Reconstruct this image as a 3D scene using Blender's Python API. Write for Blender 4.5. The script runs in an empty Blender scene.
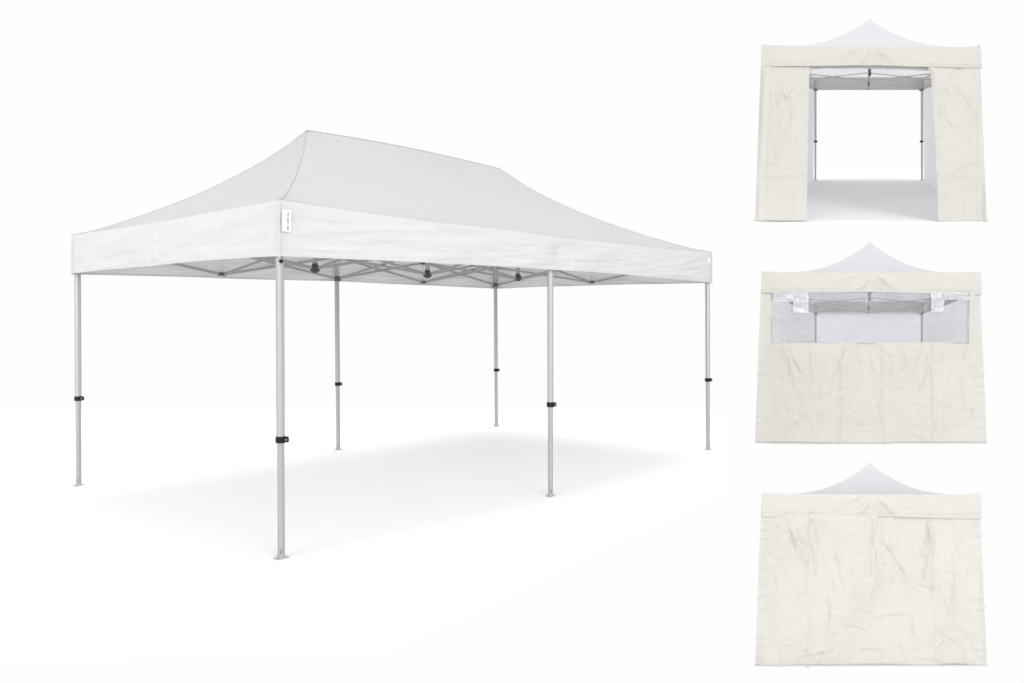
import bpy, math, random
from mathutils import Vector, noise, Matrix
random.seed(4)
scene = bpy.context.scene
COL = scene.collection
F = 818.0; PX = 512.0; PY = 315.3; EYE = 1.69       # lens in pixels, principal point, eye height

# ------------------------------------------------------------------ materials
def mat(name):
    m = bpy.data.materials.new(name); m.use_nodes = True
    nt = m.node_tree
    for n in list(nt.nodes): nt.nodes.remove(n)
    out = nt.nodes.new('ShaderNodeOutputMaterial')
    return m, nt, out

def N(nt, t, **kw):
    n = nt.nodes.new(t)
    for k, v in kw.items():
        if k in n.inputs: n.inputs[k].default_value = v
        else: setattr(n, k, v)
    return n

def cloth(name, col, transl, bump=0.25, var=0.04, tcol=None, weave=900, sc=1.0, crease=0.0, bd=.03):
    """woven polyester: diffuse front, some light passes through"""
    m, nt, out = mat(name)
    tc = N(nt, 'ShaderNodeTexCoord')
    nz = N(nt, 'ShaderNodeTexNoise', Scale=2.3*sc, Detail=5.0)
    nt.links.new(tc.outputs['Object'], nz.inputs['Vector'])
    mr = N(nt, 'ShaderNodeMapRange'); mr.inputs['To Min'].default_value = 1-var; mr.inputs['To Max'].default_value = 1+var
    nt.links.new(nz.outputs['Fac'], mr.inputs['Value'])
    hs = N(nt, 'ShaderNodeHueSaturation', Color=(*col, 1))
    nt.links.new(mr.outputs['Result'], hs.inputs['Value'])
    # crumple bump: distorted noise + fine weave
    n1 = N(nt, 'ShaderNodeTexNoise', Scale=9.0*sc, Detail=6.0, Roughness=0.62, Distortion=1.3)
    nt.links.new(tc.outputs['Object'], n1.inputs['Vector'])
    n2 = N(nt, 'ShaderNodeTexNoise', Scale=float(weave)/6*sc, Detail=1.0)
    nt.links.new(tc.outputs['Object'], n2.inputs['Vector'])
    b1 = N(nt, 'ShaderNodeBump', Strength=bump, Distance=bd/sc)
    nt.links.new(n1.outputs['Fac'], b1.inputs['Height'])
    b2 = N(nt, 'ShaderNodeBump', Strength=0.08, Distance=0.002/sc)
    nt.links.new(n2.outputs['Fac'], b2.inputs['Height']); nt.links.new(b1.outputs['Normal'], b2.inputs['Normal'])
    if crease:
        n3 = N(nt, 'ShaderNodeTexNoise', Scale=2.6*sc, Detail=4.0, Roughness=0.6, Distortion=.9)
        n3.noise_type = 'RIDGED_MULTIFRACTAL'
        nt.links.new(tc.outputs['Object'], n3.inputs['Vector'])
        b3 = N(nt, 'ShaderNodeBump', Strength=crease, Distance=bd/sc)
        nt.links.new(n3.outputs['Fac'], b3.inputs['Height']); nt.links.new(b3.outputs['Normal'], b1.inputs['Normal'])
    d = N(nt, 'ShaderNodeBsdfPrincipled', Roughness=0.75)
    d.inputs['Specular IOR Level'].default_value = 0.25
    t = N(nt, 'ShaderNodeBsdfTranslucent', Color=(*(tcol or col), 1))
    nt.links.new(hs.outputs['Color'], d.inputs['Base Color'])
    for s in (d, t): nt.links.new(b2.outputs['Normal'], s.inputs['Normal'])
    mx = N(nt, 'ShaderNodeMixShader', Fac=transl)
    nt.links.new(d.outputs[0], mx.inputs[1]); nt.links.new(t.outputs[0], mx.inputs[2])
    nt.links.new(mx.outputs[0], out.inputs['Surface'])
    return m

def solid(name, col, rough=0.5, metal=0.0, streak=0.0, spec=0.5):
    m, nt, out = mat(name)
    p = N(nt, 'ShaderNodeBsdfPrincipled', Roughness=rough, Metallic=metal)
    p.inputs['Base Color'].default_value = (*col, 1)
    p.inputs['Specular IOR Level'].default_value = spec
    if streak:
        tc = N(nt, 'ShaderNodeTexCoord')
        mp = N(nt, 'ShaderNodeMapping'); mp.inputs['Scale'].default_value = (60, 60, 2.5)
        nz = N(nt, 'ShaderNodeTexNoise', Scale=1.0, Detail=3.0)
        mr = N(nt, 'ShaderNodeMapRange'); mr.inputs['To Min'].default_value = 1-streak; mr.inputs['To Max'].default_value = 1+streak
        hs = N(nt, 'ShaderNodeHueSaturation', Color=(*col, 1))
        nt.links.new(tc.outputs['Object'], mp.inputs['Vector']); nt.links.new(mp.outputs[0], nz.inputs['Vector'])
        nt.links.new(nz.outputs['Fac'], mr.inputs['Value']); nt.links.new(mr.outputs[0], hs.inputs['Value'])
        nt.links.new(hs.outputs[0], p.inputs['Base Color'])
    nt.links.new(p.outputs[0], out.inputs['Surface'])
    return m

WHITE   = cloth('white_fabric_shaded', (.61, .61, .612), .50, bump=.25, crease=.16, var=.012)  # roof copy of the valance cloth, weaker light put into the colour
WHITE_LIT = cloth('white_fabric_lit', (.655, .655, .655), .24, bump=.22, var=.012)  # same cloth as the roof, frontal light painted in as a lighter tone
LILAC   = cloth('lilac_white_fabric', (.745, .745, .77), .50, bump=.05, var=.01)
INNER   = cloth('grey_lining', (.70, .70, .715), .60, bump=.12, var=.02)
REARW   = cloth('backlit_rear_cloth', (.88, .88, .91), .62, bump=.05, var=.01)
WEB     = cloth('white_webbing', (.72, .72, .72), .05, bump=.05, var=.01)
ALU     = solid('brushed_aluminium', (.40, .40, .40), .42, .4, .05)
ALU_D   = solid('aluminium_bars', (.33, .33, .335), .5, .3, .06)
STEEL   = solid('zinc_steel', (.50, .50, .50), .4, .5, .04)
BLACK   = solid('black_plastic', (.008, .008, .009), .5, spec=.2)
GREYP   = solid('grey_plastic', (.09, .09, .095), .5)
BAR_L   = solid('pale_aluminium_bars', (.52, .52, .54), .5, .2, .03)
ALU_LO  = solid('anodised_lower_tube', (.36, .36, .36), .45, .4, .06)
KNOB    = solid('dark_knob_plastic', (.045, .045, .047), .5)
TAGW    = solid('tag_white', (.95, .95, .95), .6)
INK     = solid('tag_ink', (.30, .30, .31), .7)

def film(name, grey, rough, bump, gfac):
    m, nt, out = mat(name)
    tc = N(nt, 'ShaderNodeTexCoord')
    n1 = N(nt, 'ShaderNodeTexNoise', Scale=7.0, Detail=5.0, Distortion=2.0)
    nt.links.new(tc.outputs['Object'], n1.inputs['Vector'])
    b = N(nt, 'ShaderNodeBump', Strength=bump, Distance=0.03)
    nt.links.new(n1.outputs['Fac'], b.inputs['Height'])
    tr = N(nt, 'ShaderNodeBsdfTransparent', Color=(.90, .90, .925, 1))
    gl = N(nt, 'ShaderNodeBsdfGlossy', Roughness=rough, Color=(.75, .76, .78, 1))
    df = N(nt, 'ShaderNodeBsdfDiffuse', Color=(.75, .76, .80, 1))
    nt.links.new(b.outputs['Normal'], gl.inputs['Normal']); nt.links.new(b.outputs['Normal'], df.inputs['Normal'])
    m1 = N(nt, 'ShaderNodeMixShader', Fac=gfac); m2 = N(nt, 'ShaderNodeMixShader', Fac=grey)
    nt.links.new(tr.outputs[0], m1.inputs[1]); nt.links.new(gl.outputs[0], m1.inputs[2])
    nt.links.new(m1.outputs[0], m2.inputs[1]); nt.links.new(df.outputs[0], m2.inputs[2])
    nt.links.new(m2.outputs[0], out.inputs['Surface'])
    return m
FILM  = film('clear_film', .06, .30, .22, .07)
FILM2 = film('folded_film', .40, .22, .45, .12)

# ------------------------------------------------------------------ object helpers
def tag(o, label=None, cat=None, group=None, kind=None):
    if label: o['label'] = label
    if cat: o['category'] = cat
    if group: o['group'] = group
    if kind: o['kind'] = kind
    return o

def empty(name, loc):
    o = bpy.data.objects.new(name, None); COL.objects.link(o); o.location = loc
    o.empty_display_size = .3
    o['_o'] = 0; del o['_o']
    return o

def root_of(p):
    while p.parent: p = p.parent
    return p

class MB:
    """collects shapes in world coordinates and links them as ONE mesh"""
    def __init__(s): s.v = []; s.f = []; s.smooth = []
    def add(s, vs, fs, smooth=False):
        b = len(s.v); s.v += [Vector(x) for x in vs]
        for f in fs: s.f.append([b+i for i in f]); s.smooth.append(smooth)
        return s
    def tube(s, p0, p1, r0, r1=None, n=8, rot=0.0, cap=True, smooth=False, up=None):
        p0 = Vector(p0); p1 = Vector(p1); r1 = r0 if r1 is None else r1
        d = (p1-p0).normalized()
        ref = Vector((0, 0, 1)) if abs(d.z) < .9 else Vector((1, 0, 0))
        a = d.cross(ref).normalized(); b = d.cross(a).normalized()
        if abs(d.z) >= .9: a = Vector((1, 0, 0)) - d*d.x; a.normalize(); b = d.cross(a)
        vs = []
        for p, r in ((p0, r0), (p1, r1)):
            for k in range(n):
                t = 2*math.pi*k/n+rot
                vs.append(p + a*math.cos(t)*r + b*math.sin(t)*r)
        fs = [[k, (k+1) % n, n+(k+1) % n, n+k] for k in range(n)]
        s.add(vs, fs, smooth)
        if cap:
            s.add(vs[:n], [list(range(n))[::-1]]); s.add(vs[n:], [list(range(n))])
        return s
    def bar(s, p0, p1, w, h, side=None):
        """rectangular tube, chamfered; w across 'side' direction, h in the plane"""
        p0 = Vector(p0); p1 = Vector(p1); d = (p1-p0).normalized()
        side = Vector(side).normalized() if side else d.cross(Vector((0, 0, 1))).normalized()
        up = side.cross(d).normalized(); c = .22
        prof = [(-.5, -.5+c), (-.5, .5-c), (-.5+c, .5), (.5-c, .5), (.5, .5-c), (.5, -.5+c), (.5-c, -.5), (-.5+c, -.5)]
        vs = [p + side*x*w + up*y*h for p in (p0, p1) for x, y in prof]
        s.add(vs, [[k, (k+1) % 8, 8+(k+1) % 8, 8+k] for k in range(8)] + [list(range(8))[::-1], list(range(8, 16))])
        return s
    def box(s, c, sx, sy, sz, yaw=0.0, ch=.15):
        """chamfered box with its base at c"""
        c = Vector(c); X = Vector((math.cos(yaw), math.sin(yaw), 0))*sx/2; Y = Vector((-math.sin(yaw), math.cos(yaw), 0))*sy/2
        k = min(sx, sy)*ch; kx = 1-2*k/sx; ky = 1-2*k/sy; kz = min(k, sz*.3)
        ring = [(-1, -ky), (-kx, -1), (kx, -1), (1, -ky), (1, ky), (kx, 1), (-kx, 1), (-1, ky)]
        vs = []
        for z, q in ((0, .97), (kz*.5, 1), (sz-kz, 1), (sz, .9)):
            vs += [c + X*x*q + Y*y*q + Vector((0, 0, z)) for x, y in ring]
        fs = [[r*8+i, r*8+(i+1) % 8, r*8+8+(i+1) % 8, r*8+8+i] for r in range(3) for i in range(8)]
        fs += [list(range(8))[::-1], list(range(24, 32))]
        s.add(vs, fs); return s
    def grid(s, nu, nv, fn, flip=False, skip=None):
        vs = [fn(i/nu, j/nv) for j in range(nv+1) for i in range(nu+1)]
        fs = []
        for j in range(nv):
            for i in range(nu):
                if skip and skip((i+.5)/nu, (j+.5)/nv): continue
                q = [j*(nu+1)+i, j*(nu+1)+i+1, (j+1)*(nu+1)+i+1, (j+1)*(nu+1)+i]
                fs.append(q[::-1] if flip else q)
        s.add(vs, fs, True); return s
    def ball(s, c, r, sz=1.0, n=14, m=8):
        c = Vector(c); vs = []; fs = []
        for j in range(m+1):
            t = math.pi*j/m
            for i in range(n):
                a = 2*math.pi*i/n
                vs.append(c+Vector((r*math.sin(t)*math.cos(a), r*math.sin(t)*math.sin(a), r*sz*math.cos(t))))
        for j in range(m):
            for i in range(n): fs.append([j*n+i, j*n+(i+1) % n, (j+1)*n+(i+1) % n, (j+1)*n+i])
        s.add(vs, fs, True); return s
    def build(s, name, material, parent=None, label=None):
        me = bpy.data.meshes.new(name)
        O = Vector(root_of(parent).location) if parent else Vector((0, 0, 0))
        me.from_pydata([v-O for v in s.v], [], s.f); me.validate()
        if len(me.polygons) == len(s.smooth):
            me.polygons.foreach_set('use_smooth', s.smooth)
        me.materials.append(material); me.update()
        o = bpy.data.objects.new(name, me); COL.objects.link(o)
        if parent: o.parent = parent
        if label: o['label'] = label
        return o

def ridged(x, y, seed, sx=1, sy=1, oct=4):
    """thin crease lines like those of crumpled cloth, -1..1"""
    v = 0; a = 1; t = 0; p = Vector((x*sx, y*sy, seed*7.31))
    for k in range(oct):
        n = noise.noise(p); v += a*(1-2.6*abs(n)); t += a; a *= .55
        p = p*2.03 + Vector((3.1, 1.7, .9)); p = Vector((p.x*.96+p.y*.28, p.y*.96-p.x*.28, p.z))
    return v/t
def soft(x, y, seed): return noise.noise(Vector((x, y, seed*3.77)))
def lerp(a, b, t): return a+(b-a)*t
def interp(tab, t):
    if t <= tab[0][0]: return tab[0][1]
    for k in range(len(tab)-1):
        if t <= tab[k+1][0]:
            (a, va), (b, vb) = tab[k], tab[k+1]
            # catmull-rom for a smooth curve
            pa = tab[k-1] if k > 0 else tab[k]; pb = tab[k+2] if k+2 < len(tab) else tab[k+1]
            h = b-a; u = (t-a)/h
            ma = (vb-pa[1])/(b-pa[0])*h; mb = (pb[1]-va)/(pb[0]-a)*h
            return (2*u**3-3*u*u+1)*va + (u**3-2*u*u+u)*ma + (-2*u**3+3*u*u)*vb + (u**3-u*u)*mb
    return tab[-1][1]

# ================================================================== MAIN TENT
def make_leg(root, base, top, w, zc, yaw, name='leg', bolt=None, lat=Vector((1, 0, 0)), m=None):
    """telescopic aluminium leg: upper tube > lower tube, clamp, foot plate"""
    base = Vector(base); top = Vector(top)
    at = lambda z: base + (top-base)*((z-base.z)/(top.z-base.z))
    up = MB().tube(at(zc), top, w*.54, n=8, rot=yaw+math.pi/8)
    leg = up.build(name, m or ALU, root)
    lo = MB().tube(base+Vector((0, 0, w*.10)), at(zc+w), w*.45, n=8, rot=yaw+math.pi/8)
    lo.build('lower_tube', m or ALU_LO, leg)
    c = MB(); h = w*.80
    c.tube(at(zc-h*.5), at(zc+h*.32), w*.66, n=8, rot=yaw+math.pi/8)
    c.tube(at(zc+h*.32), at(zc+h*.5), w*.66, w*.60, n=8, rot=yaw+math.pi/8)
    p = at(zc)+lat*w*.72
    c.box(p+Vector((0, 0, -h*.42)), w*.5, w*.5, h*.85, yaw)
    c.build('clamp', BLACK, leg)
    k = MB().tube(p+Vector((lat.x*w*.05, -w*.30, h*.02)), p+Vector((lat.x*w*.05, -w*.24-w*.22, h*.02)), w*.17, n=10)
    k.build('clamp_button', GREYP, leg)
    f = MB(); f.box(base, w*1.8, w*1.2, w*.08, yaw)
    f.box(base+Vector((0, 0, w*.10)), w*1.02, w*1.02, w*.16, yaw)
    f.build('foot_plate', STEEL, leg)
    b = MB()
    for z in (w*.75, w*1.1):
        q = at(base.z+z); d = Vector((lat.x*.18, -1, 0)).normalized()
        b.tube(q+d*w*.40, q+d*w*.50, w*.09, n=8)
    b.build('pin_hole', GREYP, leg)
    return leg

LEGS = {  # base (x, y) and x-shift of the top, from the ground plane
    'F': ((-1.606, 5.696), -.011), 'L': ((-4.306, 8.13), -.012), 'M': ((.360, 7.655), -.002),
    'R': ((2.468, 10.30), -.007), 'BM': ((-2.183, 10.28), -.018), 'B': ((-.238, 12.48), -.014)}
ZCOL = {'F': 439.4, 'L': 398.4, 'M': 404.4, 'R': 379.8, 'BM': 383.9, 'B': 370}
YAW = math.atan2(4.604, 4.074)
U = Vector((.6627, .7489, 0)); W = Vector((-.743, .670, 0))
LEN = 6.148; WID = 3.635
ORG = Vector((-1.606, 5.696, 0))
main = empty('pop_up_canopy', (-.92, 9.21, 0))
tag(main, 'large white open-sided pop-up canopy on six aluminium legs, seen from a corner', 'canopy tent', 'pop-up canopies on white')

def legtop(k, z):
    (x, y), dx = LEGS[k]
    return Vector((x+dx*z/2.1, y, z))
for k, ((x, y), dx) in LEGS.items():
    zc = EYE - (ZCOL[k]-PY)*y/F
    tz = 2.46 if k in 'FLRB' else 2.385
    make_leg(main, (x, y, 0), (x+dx*tz/2.1, y, tz), .055, zc, YAW, lat=Vector((1, 0, 0)))

# eave corners (cloth runs 5 cm outside the legs)
o = .040
def C(k): return legtop(k, 2.1).copy()
cF = C('F')-U*o-W*o+Vector((.010, 0, 0)); cL = C('L')-U*o+W*o; cR = C('R')+U*o-W*o; cB = C('B')+U*o+W*o
ZT = 2.487; ZB = 2.098
corner = {'F': cF, 'R': cR, 'B': cB, 'L': cL}
mid_in = {('F', 'R'): C('M')-W*(o+.012), ('L', 'B'): C('BM')+W*o}
def eave_xy(a, b, t):
    A, B = corner[a], corner[b]; key = (a, b) if (a, b) in mid_in else (b, a)
    p = A.lerp(B, t)
    if key in mid_in:
        Mm = mid_in[key]; Mi = A.lerp(B, .5)
        off = Mm-Mi; n = (B-A).normalized(); off = off-n*off.dot(n)   # keep only the sideways part
        p = p + off*math.sin(math.pi*t)**1.0*.9
    return p
def eave_z(a, b, t):
    long_ = {a, b} in ({'F', 'R'}, {'L', 'B'})
    base = ZT - (.055 if long_ else .012)*math.sin(math.pi*t)**.8
    if long_: base -= .008*math.sin(3*math.pi*t)**2
    return base

# roof ---------------------------------------------------------------
CS = ORG+W*WID/2
def ctr(s, z): p = CS+U*s; return Vector((p.x, p.y, z))
A1 = ctr(1.439, 3.497); A2 = ctr(4.23, 3.495)
SAG = [(0, 0), (.1, .072), (.225, .125), (.4, .150), (.523, .146), (.7, .115), (.9, .056), (1, 0)]
def roof_face(a, b, R1, R2, seed):
    def fn(u, v):
        rp = R1.lerp(R2, u); rp.z += .03*math.sin(math.pi*u) if R1 is not R2 else 0
        e = eave_xy(a, b, u); ez = eave_z(a, b, u)
        q = Vector((lerp(rp.x, e.x, v), lerp(rp.y, e.y, v), lerp(rp.z, ez, v)))
        q.z -= interp(SAG, v)
        edge = math.sin(math.pi*u)**.6*math.sin(math.pi*v)**.7 if 0 < u < 1 and 0 < v < 1 else 0
        q.z -= .05*math.sin(math.pi*u)*math.sin(math.pi*v)
        q.z += .012*ridged(q.x, q.y, seed, .9, .9)*edge + .016*soft(q.x*1.1, q.y*1.1, seed)*edge
        q.z += .010*math.sin(u*(26 if R1 is R2 else 60)+3*soft(u*6, v*2, seed))*math.exp(-v*5)*min(1, v*14)*edge
        return q
    return fn
roof = MB()
roof.grid(110, 60, roof_face('F', 'R', A1, A2, 1), flip=True)
roof.grid(110, 60, roof_face('L', 'B', A1, A2, 2))
roof.grid(70, 60, roof_face('L', 'F', A1, A1, 3), flip=True)
roof.grid(70, 60, roof_face('R', 'B', A2, A2, 4), flip=True)
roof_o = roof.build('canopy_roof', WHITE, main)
seam = MB()
for k, Ap in (('F', A1), ('L', A1), ('R', A2), ('B', A2)):
    prev = None
    for i in range(31):
        v = i/30; c = corner[k]; q = Vector((lerp(Ap.x, c.x, v), lerp(Ap.y, c.y, v), lerp(Ap.z, ZT, v)-interp(SAG, v)+.001))
        q += Vector((.004*soft(v*9, 0, 5), 0, .003*soft(v*14, 2, 5)))*(1 if 0 < i < 30 else 0)
        if prev: seam.tube(prev, q,   .0035, n=6, cap=False, smooth=True)
        prev = q
prev = None
for i in range(21):
    u = i/20; q = A1.lerp(A2, u); q.z += .03*math.sin(math.pi*u)+.002
    if prev: seam.tube(prev, q, .004, n=6, cap=False, smooth=True)
    prev = q
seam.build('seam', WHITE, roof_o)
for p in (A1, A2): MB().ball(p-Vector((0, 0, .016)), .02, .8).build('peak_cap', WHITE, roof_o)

# valance ---------------------------------------------------------------
val = MB(); hem = MB()
def valance(a, b, seed, nu):
    A, B = corner[a], corner[b]; L = (B-A).length
    n = (B-A).normalized().cross(Vector((0, 0, 1)))
    if n.dot(A-ctr(3.07, 0)) < 0: n = -n
    def fn(u, v, off=0.0):
        p = eave_xy(a, b, u); zt = eave_z(a, b, u)
        zb = ZB + .010*soft(u*L*.8, 1, seed)*math.sin(math.pi*u) + (.018*math.sin(math.pi*u) if L > 4.5 else .012*math.sin(math.pi*u))
        if seed == 4: zb += 0
        z = lerp(zt, zb, v)
        e = min(1, u*L/.12, (1-u)*L/.12); e = e*e*(3-2*e)
        vv = min(1, v*3)
        x = u*L
        # long shallow creases pulled from corners and the middle seam
        dsp = .017*ridged(x+.5*v, v*.39*3.5+x*.22, seed, .85, 1.9, 3)*vv*e*min(1, .35+abs(u-.5)*0+.65)
        dsp += .020*soft(x*1.1, v*1.2, seed)*e*v
        dsp += .010*math.sin(x*7+v*5+3*soft(x, v, seed))*math.exp(-((u-.5)/.12)**2)*vv
        if abs(v-.90) < .018: dsp -= .003
        dsp += .006*math.exp(-((u-.5)*L/.022)**2)*vv
        dsp = max(dsp, -.004-.010*min(abs(u-.5)*8, abs(u)*6, abs(1-u)*6, 1))
        q = Vector((p.x, p.y, z)) + n*(dsp+.012*v*e+off)
        return q
    val.grid(nu, 44, fn)
    def fh(u, v): return fn(u, .93+.07*v, .0035)
    hem.grid(nu, 3, fh)
valance('F', 'R', 11, 260); valance('L', 'F', 12, 160); valance('L', 'B', 13, 200); valance('R', 'B', 14, 140)
val_o = val.build('valance', WHITE_LIT, main)
hem.build('hem', WHITE_LIT, val_o)
# webbing strip down the near corner and middle seams
for kk, dz in (('F', 0), ('L', 0), ('R', 0)):
    c = corner[kk]; out_ = (c-ctr(3.07, 0)); out_.z = 0; out_.normalize()
    MB().tube(Vector((c.x, c.y, ZB-.01)), Vector((c.x, c.y, ZT-.01)), .007, n=8, smooth=True).build('corner_webbing', WHITE_LIT, val_o)
# printed tag on the near corner -----------------------------------------
def text_mesh(body, size, M, name, material, parent, spacing=1.0):
    cu = bpy.data.curves.new(name, 'FONT'); cu.body = body; cu.size = size; cu.extrude = .0006; cu.offset = .0006
    cu.align_x = 'CENTER'; cu.align_y = 'CENTER'; cu.space_character = spacing
    t = bpy.data.objects.new(name+'_curve', cu); COL.objects.link(t)
    dg = bpy.context.evaluated_depsgraph_get(); dg.update()
    me = bpy.data.meshes.new_from_object(t.evaluated_get(dg))
    bpy.data.objects.remove(t, do_unlink=True)
    O = Vector(root_of(parent).location)
    me.transform(Matrix.Translation(-O) @ M)
    me.materials.clear(); me.materials.append(material)
    o = bpy.data.objects.new(name, me); COL.objects.link(o); o.parent = parent
    return o
n = -W
base = cF.copy()
tc0 = base+U*.037+n*.028
zc_t = (2.415+2.27)/2
tg = MB()
TW, TH = .064, .146
def tagfn(u, v):
    return Vector((tc0.x, tc0.y, zc_t)) + U*((u-.5)*TW) + Vector((0, 0, (.5-v)*TH)) + n*(.003*math.sin(u*3)+.002*math.sin(v*4))
tg.grid(6, 10, tagfn)
tg.grid(6, 10, lambda u, v: tagfn(u, v)-n*.004, flip=True)
tag_o = tg.build('printed_tag', TAGW, main, 'white tag with small grey vertical lettering')
def tag_matrix(du, dz):
    # text reads from top to bottom: text x -> down, text y -> +U, normal -> n
    M = Matrix(((0, U.x, n.x, 0), (0, U.y, n.y, 0), (-1, 0, n.z, 0), (0, 0, 0, 1)))
    return Matrix.Translation(Vector((tc0.x, tc0.y, zc_t+dz))+U*du+n*.006) @ M

text_mesh('PREMIUM', .029, tag_matrix(.008, 0), 'lettering', INK, tag_o, 1.08)
for dz_ in (.046, .012, -.030):
    text_mesh('-', .020, tag_matrix(-.012, dz_), 'small_mark', GREYP, tag_o, 1.0)
tg2 = MB(); b2 = cR-U*.10+n*.017
tg2.grid(3, 3, lambda u, v: Vector((b2.x, b2.y, 2.36))+U*((u-.5)*.045)+Vector((0, 0, (.5-v)*.085)))
tg2.grid(3, 3, lambda u, v: Vector((b2.x, b2.y, 2.36))+U*((u-.5)*.045)+Vector((0, 0, (.5-v)*.085))-n*.004, flip=True)
tg2.build('care_label', TAGW, main, 'small blank white care label')

# scissor frame ---------------------------------------------------------------
ZLO, ZHI = 2.155, 2.415
def truss_bars(root, p, q, zlo, zhi, w, h, side, name='truss_bar', m=None):
    """one scissor unit: two crossing bars, each its own part, with a pivot bolt"""
    for a, b, s in (((p, zhi), (q, zlo), 1), ((p, zlo), (q, zhi), -1)):
        off = side*(w*.62*s)
        P0 = Vector((a[0].x, a[0].y, a[1]))+off; P1 = Vector((b[0].x, b[0].y, b[1]))+off
        MB().bar(P0, P1, w, h, side=side).build(name, m or ALU_D, root)
nodes = {}
def leg_pt(k): return legtop(k, 2.28)
nodes[(0, 0)] = leg_pt('F'); nodes[(2, 0)] = leg_pt('M'); nodes[(4, 0)] = leg_pt('R')
nodes[(0, 2)] = leg_pt('L'); nodes[(2, 2)] = leg_pt('BM'); nodes[(4, 2)] = leg_pt('B')
for j in (0, 2):
    for i in (1, 3): nodes[(i, j)] = (nodes[(i-1, j)]+nodes[(i+1, j)])/2
for i in (0, 4): nodes[(i, 1)] = (nodes[(i, 0)]+nodes[(i, 2)])/2
nodes[(1, 1)] = ctr(1.532, 2.28); nodes[(2, 1)] = ctr(3.03, 2.28); nodes[(3, 1)] = ctr(4.575, 2.28)
edges = [((i, j), (i+1, j)) for j in (0, 2) for i in range(4)] + [((i, j), (i, j+1)) for i in (0, 4) for j in (0, 1)]
edges += [((i, 1), (i+1, 1)) for i in range(4)] + [((i, j), (i, j+1)) for i in (1, 2, 3) for j in (0, 1)]
for a, b in edges:
    p, q = nodes[a], nodes[b]; d = (q-p); d.z = 0; d.normalize()
    side = d.cross(Vector((0, 0, 1)))
    inner = Vector((0, 0, 0))
    truss_bars(main, p+d*.035, q-d*.035, ZLO, ZHI, .013, .027, side)
for k in LEGS:      # brackets and sliders on the legs
    t = legtop(k, 2.43); hz = 2.385 if k in ('F', 'L', 'R', 'B') else 2.33; s_ = legtop(k, ZLO)
    inn = (Vector((-.92, 9.21, 0))-Vector((t.x, t.y, 0))).normalized()*.016
    b = MB(); b.box(Vector((s_.x, s_.y, ZLO-.035))+inn, .068, .068, .06, YAW); b.build('slider', GREYP, main)
    b = MB(); b.box(Vector((t.x, t.y, hz))+inn*1.5, .054, .054, .06, YAW); b.build('head_bracket', BAR_L, main)
for (i, j), p in nodes.items():     # joints between scissor units
    if (i, j) in ((0, 0), (2, 0), (4, 0), (0, 2), (2, 2), (4, 2)) or (i, j) in ((1, 1), (2, 1), (3, 1)): continue
    for z in (ZLO, ZHI):
        MB().box(Vector((p.x, p.y, z-.02)), .085, .05, .036, YAW if j in (0, 2) else YAW+math.pi/2).build('joint', GREYP, main)
    MB().tube(Vector((p.x, p.y, ZLO)), Vector((p.x, p.y, ZHI)), .004, n=6).build('tie_cord', WHITE_LIT, main)
def mast(root, c, zlo, ztop, r=.024):
    m_ = MB().tube(Vector((c.x, c.y, zlo+.02)), Vector((c.x, c.y, ztop)), r, n=10).build('centre_mast', ALU_D, root)
    k = MB(); k.ball(Vector((c.x, c.y, zlo-.010)), r*2.15, .80, 12, 8)
    k.tube(Vector((c.x, c.y, zlo+.02)), Vector((c.x, c.y, zlo+.045)), r*1.5, r*1.15, n=12)
    k.build('mast_knob', KNOB, m_)
mast(main, nodes[(1, 1)], 2.155, 3.37); mast(main, nodes[(2, 1)], 2.155, 3.36); mast(main, nodes[(3, 1)], 2.17, 3.25)
for i in (1, 2, 3):
    p = nodes[(i, 1)]; MB().box(Vector((p.x, p.y, 2.39)), .11, .11, .05, YAW).build('mast_bracket', GREYP, main)
# bolt and catch at the head of the near leg
p = legtop('F', 2.065); d = (-U*.3-W*.95).normalized()
b = MB().tube(p+d*.02, p+d*.045, .014, n=10); b.build('bolt', BLACK, main)

# ================================================================== THREE WALLED TENTS
# each stands on its own sloping piece of the white floor: local x and z are
# metres-per-photo-pixel at the front, y runs back along the tent
HALF = 109.5
CRM = (.590, .574, .538)
class Walled:
    def __init__(s, D, h, cx, ratio=.582):
        s.D = D; s.h = h; s.m = D/F
        s.off = 4.5; s.vx = (cx-s.off-PX)/F; s.vz = (PY-h)/F
        s.depth = D*(1/ratio-1)
        s.zb = -98.0
    def P(s, x, t, z):
        """x, z in pixels about the eye line; t = 0 front .. 1 back"""
        y = t*s.depth; Y = s.D+y
        return Vector((s.vx*Y + (x+s.off)*s.m, Y, EYE + s.vz*Y + z*s.m))
    def hw(s, t): return lerp(1.0, .86, t)
    def zlift(s, t): return 0.0

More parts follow.
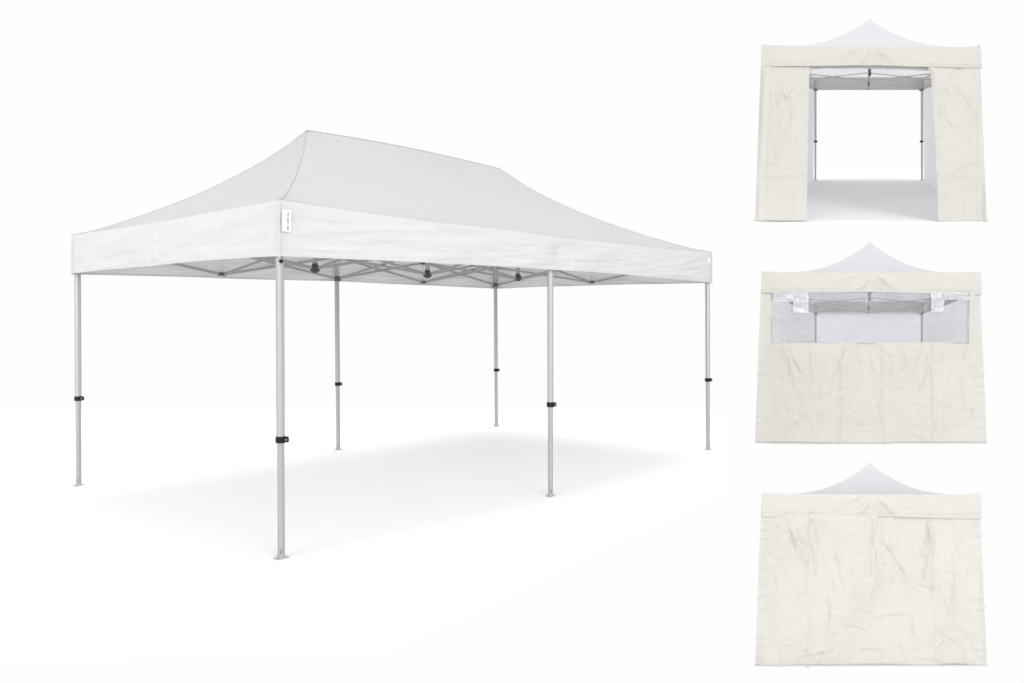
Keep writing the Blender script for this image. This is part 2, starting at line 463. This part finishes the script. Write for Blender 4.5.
def crease_set(seed, x0, x1, z0, z1, n, fan=0):
    """random pulled creases on a hanging wall: (x, z, dir, half length, width, height)"""
    rnd = random.Random(seed); L = []
    W_, H_ = x1-x0, z1-z0
    for k in range(n):
        x = rnd.uniform(x0+2, x1-2); z = rnd.uniform(z0+3, z1); q = rnd.random()
        cx_ = (x-(x0+x1)/2)/W_*2; low = 1-(z-z0)/H_
        if q < .5: a = math.pi/2 + rnd.gauss(0, .28) + cx_*.25*low; ln = rnd.uniform(10, 38)
        elif q < .75 and low > .5: a = -cx_*.9 + rnd.gauss(0, .25); ln = rnd.uniform(8, 24)
        else: a = rnd.uniform(0, math.pi); ln = rnd.uniform(4, 13)
        L.append((x, z, math.cos(a), math.sin(a), ln*W_/220*.5+ln*.5, rnd.uniform(1.0, 3.2), rnd.choice((-1, 1))*rnd.uniform(.3, .85)))
    for k in range(fan):    # long pulls from the upper fixing points
        x = rnd.choice((x0+W_*.14, x0+W_*.24, x0+W_*.5, x0+W_*.76)); z = z1-rnd.uniform(2, 8)
        a = -math.pi/2 + rnd.uniform(-.15, .75)*(1 if x < (x0+x1)/2+1 else -1); ln = rnd.uniform(18, 38)
        L.append((x+math.cos(a)*ln, z+math.sin(a)*ln, math.cos(a), math.sin(a), ln, rnd.uniform(1.2, 2.6), rnd.uniform(.9, 1.8)))
    return L
def crease_h(L, x, z):
    g = 0
    for (cx_, cz_, dx, dz_, ln, wd, a) in L:
        px = x-cx_; pz = z-cz_; l = (px*dx+pz*dz_)/ln
        if abs(l) > 1: continue
        d = (-px*dz_+pz*dx)/wd + .8*l*l
        if abs(d) > 2.6: continue
        g += a*math.exp(-d*d)*(1+.6*d)*(1-l*l)
    return g

def cloth_pts(T, f, seed, amp, sx, sy, t0, big=0.0, edge=.04):
    """f(u,v) -> (x, t, z) px; crease displacement along the depth axis"""
    def fn(u, v):
        x, t, z = f(u, v)
        e = min(1, u/edge, (1-u)/edge, v/edge if v < .5 else 1)
        e = max(0, e)
        d = amp*ridged(x/100, z/100, seed, sx, sy, 5)*e + big*soft(x/45, z/80, seed)*e
        q = T.P(x, t, z)
        return q + Vector((0, -d*T.m, 0))
    return fn

def walled_tent(D, h, cx, kind, label, top_h, dz, vtop, vbot, apex):
    T = Walled(D, h, cx)
    sc = 15.0/D
    CREAM = cloth('cream_fabric', CRM, .14, bump=.45, var=.006, sc=sc, crease=.38, bd=.034)
    CREAM_V = cloth('cream_valance_fabric', CRM, .16, bump=.4, var=.015, sc=sc, crease=.45, bd=.04)
    root = empty('walled_canopy', T.P(0, .5, T.zb))
    tag(root, label, 'canopy tent', 'pop-up canopies on white')
    zb = T.zb
    ins = 3.5       # legs stand inside the cloth
    zlo_v = h-vbot; ztop_v = h-vtop        # px heights of the front valance
    # --- frame
    LW = .052*D/6.5*1.0*.55
    lw = 3.6*T.m
    for t in (.015, .985):
        for sx in (-1, 1):
            x = sx*(HALF*T.hw(t)-3.5)
            b = T.P(x, t, zb); tp = T.P(x, t, ztop_v-6); zc = T.P(x, t, -32)
            make_leg(root, b, tp, lw, zc.z, 0, lat=Vector((1.0*sx*-1, 0, 0)), m=BAR_L)
            MB().box(T.P(x, t, zlo_v-1), lw*1.9, lw*1.9, lw*1.1, 0).build('slider', GREYP, root)
    lo, hi = zlo_v+1.5, ztop_v-10
    def bars(x0, t0, x1, t1, side, lo=lo, hi=hi):
        for za, zc_, s in ((hi, lo, 1), (lo, hi, -1)):
            a = T.P(x0, t0, za); b = T.P(x1, t1, zc_); off = side*(.55*T.m*s)
            MB().bar(a+off, b+off, 0.7*T.m, 1.3*T.m, side=side).build('truss_bar', BAR_L, root)
    X = Vector((1, 0, 0)); Yv = Vector((0, 1, 0))
    for t in (.03, .97):
        w_ = HALF*T.hw(t)-4
        bars(-w_, t, 0, t, Yv); bars(0, t, w_, t, Yv)
        for z in (lo, hi): MB().box(T.P(0, t, z-1.2), 3.2*T.m, 1.8*T.m, 1.8*T.m).build('joint', GREYP, root)
        MB().tube(T.P(0, t, lo), T.P(0, t, hi), .35*T.m, n=6).build('tie_cord', ALU, root)
    for sx in (-1, 1):
        for a, b in ((.03, .265), (.265, .5), (.5, .735), (.735, .97)):
            bars(sx*(HALF*T.hw(a)-5), a, sx*(HALF*T.hw(b)-5), b, X)
    bars(-(HALF*T.hw(.5)-5), .5, 0, .5, Yv); bars(0, .5, HALF*T.hw(.5)-5, .5, Yv)
    bars(0, .03, 0, .265, X); bars(0, .265, 0, .5, X); bars(0, .5, 0, .735, X); bars(0, .735, 0, .97, X)
    for t in (.24, .74):
        m_ = MB().tube(T.P(0, t, lo+3), T.P(0, t, ztop_v+18), 1.3*T.m, n=10).build('centre_mast', ALU_D, root)
        MB().tube(T.P(0, t, lo-2), T.P(0, t, lo+6), 1.5*T.m, n=12).build('mast_knob', GREYP, m_)
    # --- roof: hip heights follow the photographed concave outline
    ta = .24
    def scale(t): return (T.D+t*T.depth)/T.D
    ax, az = 0, (h-apex+.9)*scale(ta)
    apex -= .9
    k_ = (vtop+1.5-apex)/26.8
    tabv = [(0, apex), (.12, apex+8*k_), (.28, apex+15.7*k_), (.45, apex+21.9*k_), (.62, apex+25.4*k_), (.8, apex+26.6*k_), (1, vtop)]
    def eave_drop(u): return -dz*u - 1.5*math.sin(math.pi*u)**.5
    def hip_z(v):           # v 0 apex .. 1 corner
        t = ta*(1-v); return (h-interp(tabv, v))*scale(t)
    R1 = (0, ta); R2 = (0, .76)
    rf = MB()
    Ze = ztop_v
    zrise = az-Ze
    def zr(v): return Ze + (hip_z(v)-Ze*1.0) if v < 1 else Ze
    def face(c0, c1, r0, r1):
        def fn(u, v):
            ex, et = lerp(c0[0], c1[0], u), lerp(c0[1], c1[1], u)
            rx, rt = lerp(r0[0], r1[0], u), lerp(r0[1], r1[1], u)
            x = lerp(rx, ex, v); t = lerp(rt, et, v)
            z = hip_z(v) + (eave_drop(u)*v**3 if t < ta and c0[1] == 0 and c1[1] == 0 else -dz*v**3*(c0[0] > 0 and c0[1] != c1[1])*(1-u)) - 1.5*math.sin(math.pi*u)*math.sin(math.pi*v)
            if r0 != r1: z -= 0
            z += .5*ridged(x/60, t*3, 3, 1, 1, 3)*math.sin(math.pi*u)*math.sin(math.pi*v)
            return T.P(x, t, z)
        return fn
    cs = {'fl': (-HALF, 0), 'fr': (HALF, 0), 'bl': (-HALF*T.hw(1), 1), 'br': (HALF*T.hw(1), 1)}
    rf.grid(40, 30, face(cs['fl'], cs['fr'], R1, R1), flip=True)
    rf.grid(40, 30, face(cs['bl'], cs['br'], R2, R2))
    rf.grid(50, 30, face(cs['fl'], cs['bl'], R1, R2))
    rf.grid(50, 30, face(cs['fr'], cs['br'], R1, R2), flip=True)
    ro = rf.build('canopy_roof', LILAC, root)
    sm = MB(); prev = None
    for i in range(21):
        v = i/20; q = T.P(0, ta*(1-v), hip_z(v)+eave_drop(.5)*v**3-1.5*math.sin(math.pi*v)+.1)
        if prev: sm.tube(prev, q,   .16*T.m, n=6, cap=False, smooth=True)
        prev = q
    sm.build('middle_seam', WEB, ro)
    MB().ball(T.P(0, ta, az-.8), 1.0*T.m, .8).build('peak_cap', LILAC, ro)
    # --- valance, a hanging band on all four sides
    vl = MB()
    def vfront(u, v):
        x = lerp(-HALF-.3, HALF+.3, u)
        drop = 1.6*math.sin(math.pi*min(1, u*1.2))**.7 if u < .8 else 1.6*math.sin(math.pi*.96*(1-(u-.8)/.2*.75))**.7
        top = ztop_v + .3 - dz*u - 1.5*math.sin(math.pi*u)**.5
        top += 0
        bot = zlo_v - 1.9*u + 1.6*math.exp(-((u-.5)/.25)**2)
        z = lerp(top, bot, v)
        e = min(1, v*3)
        c = abs(u-.5)
        # creases fanning from the middle peak
        an = math.atan2((u-.5)*8, v+.12); rr = math.hypot((u-.5)*8, v)
        fan = 2.0*math.sin(an*9+2.5*soft(an*2, rr, 4))*min(1, rr*1.5)*math.exp(-(rr/1.25)**2)*e*min(1, (1-v)*5+.3)
        d = fan + 1.1*ridged(x/100, z/100*3.2, 21, 1.1, 1.2, 4)*e + .5*soft(x/30, z/20, 8)*e
        hemd = -.25 if abs(v-.86) < .03 else 0
        return T.P(x, 0, z) + Vector((0, -(d+hemd+.8+1.9*v)*T.m, 0))
    vl.grid(240, 34, vfront, flip=True)
    def vside(sx):
        def fn(u, v):
            t = u; x = sx*(HALF*T.hw(t)-.4)
            return T.P(x, t, lerp(ztop_v, zlo_v+.5, v)) + Vector((sx*.4*T.m*ridged(t*3, v, 5+sx, 2, 1.5, 3)*v, 0, 0))
        return fn
    vl.grid(60, 10, vside(-1)); vl.grid(60, 10, vside(1), flip=True)
    vl.grid(60, 10, lambda u, v: T.P(lerp(-HALF, HALF, u)*T.hw(1), 1.0, lerp(ztop_v, zlo_v+.5, v))+Vector((0, .4*T.m*ridged(u*3, v, 9, 2, 1, 3)*v, 0)))
    vo = vl.build('valance', CREAM_V, root)
    # thin hem roll under the front valance
    hm = MB(); prev = None
    for i in range(49):
        u = i/48; q = vfront(u, 1.0)
        if prev: hm.tube(prev, q, .42*T.m, n=6, cap=False, smooth=True)
        prev = q
    hm.build('hem', CREAM_V, vo)
    # --- side walls hang between the legs
    for sx in (-1, 1):
        def fs(u, v, sx=sx):
            t = lerp(.0, .985, u); x = sx*(HALF*T.hw(t)-1.2+1.2*v)
            z = lerp(zlo_v+4, zb+.05, v)
            dd = .5*ridged(t*2, z/100, 31+sx, 1.6, 1.4, 4)+.6*soft(t*6, z/60, 3)
            return T.P(x, t, z)+Vector((sx*dd*T.m*min(1, u*12, (1-u)*12), 0, 0))
        MB().grid(90, 50, fs, flip=(sx > 0)).build('side_wall', INNER, root)
    # --- front
    def edge_x(v, sx):      # outer edge of the front wall: flares at the foot
        return sx*lerp(HALF-.2, 114.3 if sx < 0 else 115.0, v**.9)
    def foot(u): return zb+.9-.5*u + .35*math.sin(u*9)*.5
    def tfront(v): return -.003-.012*v
    if kind == 'open':
        for sx in (-1, 1):
            def fw(u, v, sx=sx):
                inner = sx*interp([(0, 61.0), (.25, 61.6), (.5, 62.2), (1, 63.2)] if sx < 0 else [(0, 57.2), (.1, 60.4), (.25, 62.2), (.5, 64.4), (.75, 65.8), (1, 66.6)], v)
                x = lerp(edge_x(v, sx), inner, u)
                z = lerp(zlo_v+3, foot(.5+.5*x/115), v)
                return x, tfront(v), z
            w = MB(); f0 = cloth_pts(T, fw, 40+sx, 2.4, 2.4, 1.6, 0, big=8, edge=.05)
            CR = crease_set(70+sx, *sorted((sx*58, sx*115)), zb, zlo_v, 46, 3)
            def f1(u, v, f0=f0, sx=sx, CR=CR, fw=fw):
                q = f0(u, v)
                x_, _, z_ = fw(u, v); q.y -= .9*crease_h(CR, x_, z_)*T.m*min(1, u*10, (1-u)*10)
                # sleeve fold along the outer edge and the pulled crease half way down
                g = .8*math.exp(-((u-.16)/.03)**2) + 1.0*math.exp(-((v-.60-.10*u)/.012)**2)*math.exp(-((u-.35)/.3)**2)
                g += .8*math.exp(-((v-.72+.02*u)/.006)**2)
                return q+Vector((0, -g*T.m, 0))
            w.grid(80, 170, f1, flip=(sx < 0))
            wo = w.build('door_panel', CREAM, root)
            hm = MB(); prev = None
            for i in range(25):
                q = f1(i/24, 1.0)+Vector((0, 0, .3*T.m))
                if prev: hm.tube(prev, q, .55*T.m, n=6, smooth=True)
                prev = q
            hm.build('hem', CREAM_V, wo)
        hd = MB(); prev = None
        for i in range(31):
            u = i/30; x = lerp(-62, 60, u); q = T.P(x, .004, zlo_v-.2-1.6*u+1.0*math.sin(math.pi*u)+.4*soft(u*7, 0, 2))
            r = (1.5+.35*soft(u*11, 3, 1))*T.m
            if prev: hd.tube(prev[0], q, prev[1], r, n=10, smooth=True)
            prev = (q, r)
        hd.build('rolled_door', CREAM, root)
        for sx, x in ((-1, -59.5), (1, 57.5)):
            s_ = MB().tube(T.P(x, -.003, zlo_v+3), T.P(x, -.003, zlo_v-5), .55*T.m, n=6); s_.build('door_tie', CREAM_V, root)
    else:
        win = kind == 'window'
        def fw(u, v):
            x = lerp(edge_x(v, -1), edge_x(v, 1), u)
            return x, tfront(v), lerp(zlo_v+3, foot(u), v)
        f0 = cloth_pts(T, fw, 50 if win else 60, 2.4, 1.9, 1.2, 0, big=9, edge=.03)
        CR = crease_set(80 if win else 90, -115, 115, zb, (h-345 if win else zlo_v), 120, 4 if win else 10)
        def f1(u, v):
            q = f0(u, v); g = 0
            x_, _, z_ = fw(u, v); g += .8*crease_h(CR, x_, z_)*min(1, u*20, (1-u)*20)
            for c_, a_ in ((.085, .3), (.915, .3)): g += a_*math.exp(-((u-c_)/.005)**2)
            # sleeves gather along both edges
            sl = max(0, 1-min(u, 1-u)/.075)
            g += .6*math.sin(v*95+3*soft(v*9, u*4, 7))*sl*max(0, soft(v*6, 3, 5)+.5)
            # sagging U-shaped folds near the foot
            b_ = (u-.5)*2
            g += 2.2*math.sin(11*(v+.30*b_*b_)-1.2)*max(0, v-.45)*(.4+.6*abs(b_))*min(1, (1-abs(b_))*6)*min(1, (1-v)*10)
            if not win:
                for c_, a_ in ((.223, 1.3), (.5, .8), (.767, 1.1)): g += a_*math.exp(-((u-c_-.01*soft(v*4, c_, 2))/.0045)**2)*(.4+.6*max(0, 1-v*1.6))
                # diagonal pulls from the upper fixing points
                for x0, k_, a_ in ((.23, .22, 1.6), (.12, .35, .9), (.6, .16, .8), (.80, -.3, .7)):
                    g += a_*math.exp(-((u-x0-k_*v)/.012)**2)*math.exp(-v*3.2)
            else:
                for c_ in (.36, .55, .765): g += .9*math.exp(-((u-c_)/.004)**2)
                for x0, k_, a_ in ((.10, .25, 1.2), (.22, .18, .9), (.66, .12, .7)):
                    g += a_*math.exp(-((u-x0-k_*(v-.33))/.012)**2)*math.exp(-abs(v-.45)*6)
                if v < .36: g *= .3
            return q+Vector((0, -g*1.7*T.m, 0))
        def skip(u, v):
            if not win: return False
            x, _, z = fw(u, v)
            return -97.5 < x < 97.5 and h-342.6 < z < h-293.0+1.5
        w = MB(); w.grid(230, 176, f1, skip=skip)
        wo = w.build('front_wall', CREAM, root)
        hm = MB(); prev = None
        for i in range(61):
            q = f1(i/60, 1.0)+Vector((0, 0, .3*T.m))
            if prev: hm.tube(prev, q, .6*T.m, n=6, smooth=True)
            prev = q
        hm.build('hem', CREAM_V, wo)
        for x in ((-53.5, 58.5) if win else (-61.9,)):
            MB().box(T.P(x, -.017, zb-2.2), 3.0*T.m, .8*T.m, 3.2*T.m).build('floor_tab', CREAM_V, root)
        if win:
            pn = MB()
            def fp(u, v):
                x = lerp(-98.3, 98.3, u); z = lerp(h-293.0+2.5, h-343.2, v)
                d = .9*ridged(x/100, z/100, 71, 2.2, 1.8, 4)*(.25+.75*min(1, abs(u-.5)*2)**2)+.8*soft(x/25, z/25, 5)
                return T.P(x, -.0035, z)+Vector((0, -d*T.m*.6+.8*T.m, 0))
            pn.grid(150, 50, fp); po = pn.build('window', FILM, root)
            fr = MB()
            for x0, z0, x1, z1 in ((-98, h-342.9, 98, h-342.9), (-98, h-342.9, -98, h-292), (98, h-342.9, 98, h-292)):
                fr.tube(T.P(x0, -.006, z0), T.P(x1, -.006, z1), .45*T.m, n=6, smooth=True)
            fr.build('window_seam', CREAM_V, po)
            # crumpled patches of doubled film at the upper corners
            for x0, x1, z0, z1, sd in ((-97, -62.5, h-293, h-302, 1), (-77.5, -62.5, h-300, h-313, 2), (59.5, 72, h-293, h-312, 3), (72, 97, h-293, h-300, 4)):
                fl = MB()
                def ff(u, v, a=(x0, x1, z0, z1, sd)):
                    x = lerp(a[0], a[1], u)+.4*soft(v*3, a[4], 3)*(1 if a[0] > -90 and a[1] < 90 else .4)+.5*v; z = lerp(a[2], a[3], v)+.7*soft(u*4, a[4], 5)*v
                    return T.P(x, -.006, z)+Vector((0, -(1.2*ridged(x/100, z/100, a[4], 9, 9, 3)+.8)*T.m, 0))
                fl.grid(36, 26, ff); fl.build('film_fold', FILM2, po)
    # --- rear wall (closed on the two lower tents)
    if kind != 'open':
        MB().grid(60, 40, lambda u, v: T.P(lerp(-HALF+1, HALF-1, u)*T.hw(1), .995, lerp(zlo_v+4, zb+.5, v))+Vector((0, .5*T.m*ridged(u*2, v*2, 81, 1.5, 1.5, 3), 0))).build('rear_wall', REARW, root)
    # --- piece of white floor under this tent
    fl = MB()
    fl.grid(4, 4, lambda u, v: T.P(lerp(-FX[kind][0], FX[kind][1], u), lerp(FX[kind][2], FX[kind][3], v), zb))
    fo = fl.build('floor', FLOOR, None); tag(fo, kind='structure')
    return T
FLOOR = solid('seamless_white_floor', (.83, .83, .83), .9, spec=.1)
FX = {'open': (119, 120, -.06, 1.6), 'window': (115, 115.6, -.05, 1.02), 'closed': (115, 115.6, -.035, 1.02)}
walled_tent(17.0, 122.8, 870.5, 'open', 'cream walled canopy with its front open as a wide doorway', 0, 1.9, 44.8, 66.9, 19.7)
walled_tent(13.0, 344.0, 870.5, 'window', 'cream walled canopy whose front wall has a long clear window strip across the top', 0, .3, 271.2, 292.6, 242.4)
walled_tent(8.0, 566.0, 870.5, 'closed', 'cream walled canopy with a plain fully closed wrinkled front wall', 0, .7, 492.7, 516.0, 463.2)

# main floor sheet (ends short of the column of small tents)
g = MB(); kx = .262
g.add([(-14, 3.2, 0), (-.6, 4.1, 0), (kx*7.8, 7.8, 0), (kx*14.6, 14.6, 0), (-14, 14.6, 0)], [[0, 1, 2, 3, 4]])
fo = g.build('floor', FLOOR); tag(fo, kind='structure')

# ================================================================== LIGHT, CAMERA
w = bpy.data.worlds.new('World'); scene.world = w; w.use_nodes = True
bg = w.node_tree.nodes['Background']; bg.inputs[0].default_value = (.988, .988, .989, 1); bg.inputs[1].default_value = 1.0
def area(name, loc, target, size, power, col=(1, 1, 1)):
    l = bpy.data.lights.new(name, 'AREA'); l.shape = 'DISK'; l.size = size; l.energy = power; l.color = col
    ob = bpy.data.objects.new(name, l); COL.objects.link(ob); ob.location = loc
    ob.rotation_euler = (Vector(target)-Vector(loc)).to_track_quat('-Z', 'Y').to_euler(); return ob
area('key_softbox', (17, -30, 15.5), (2, 9, 0), 26.0, 10000, (1, .998, .995))
area('fill_softbox', (-22, -25, 13), (0, 9, 0), 26.0, 6500)
area('added_top_light', (1, 27, 60), (0, 9, 0), 38.0, 12500)  # unseen lamp added overhead to brighten undersides and set the shadow beneath

cam = bpy.data.cameras.new('camera'); co = bpy.data.objects.new('camera', cam); COL.objects.link(co)
co.location = (0, 0, EYE); co.rotation_euler = (math.radians(90), 0, 0)
cam.sensor_width = 36; cam.lens = F/1024*36; cam.shift_x = 0; cam.shift_y = (PY-341.5)/1024
cam.clip_end = 500
scene.camera = co
scene.view_settings.view_transform = 'Standard'; scene.view_settings.look = 'None'
scene.view_settings.exposure = 0; scene.view_settings.gamma = 1
scene.render.resolution_x = 1024; scene.render.resolution_y = 683
scene.cycles.max_bounces = 12; scene.cycles.transparent_max_bounces = 16
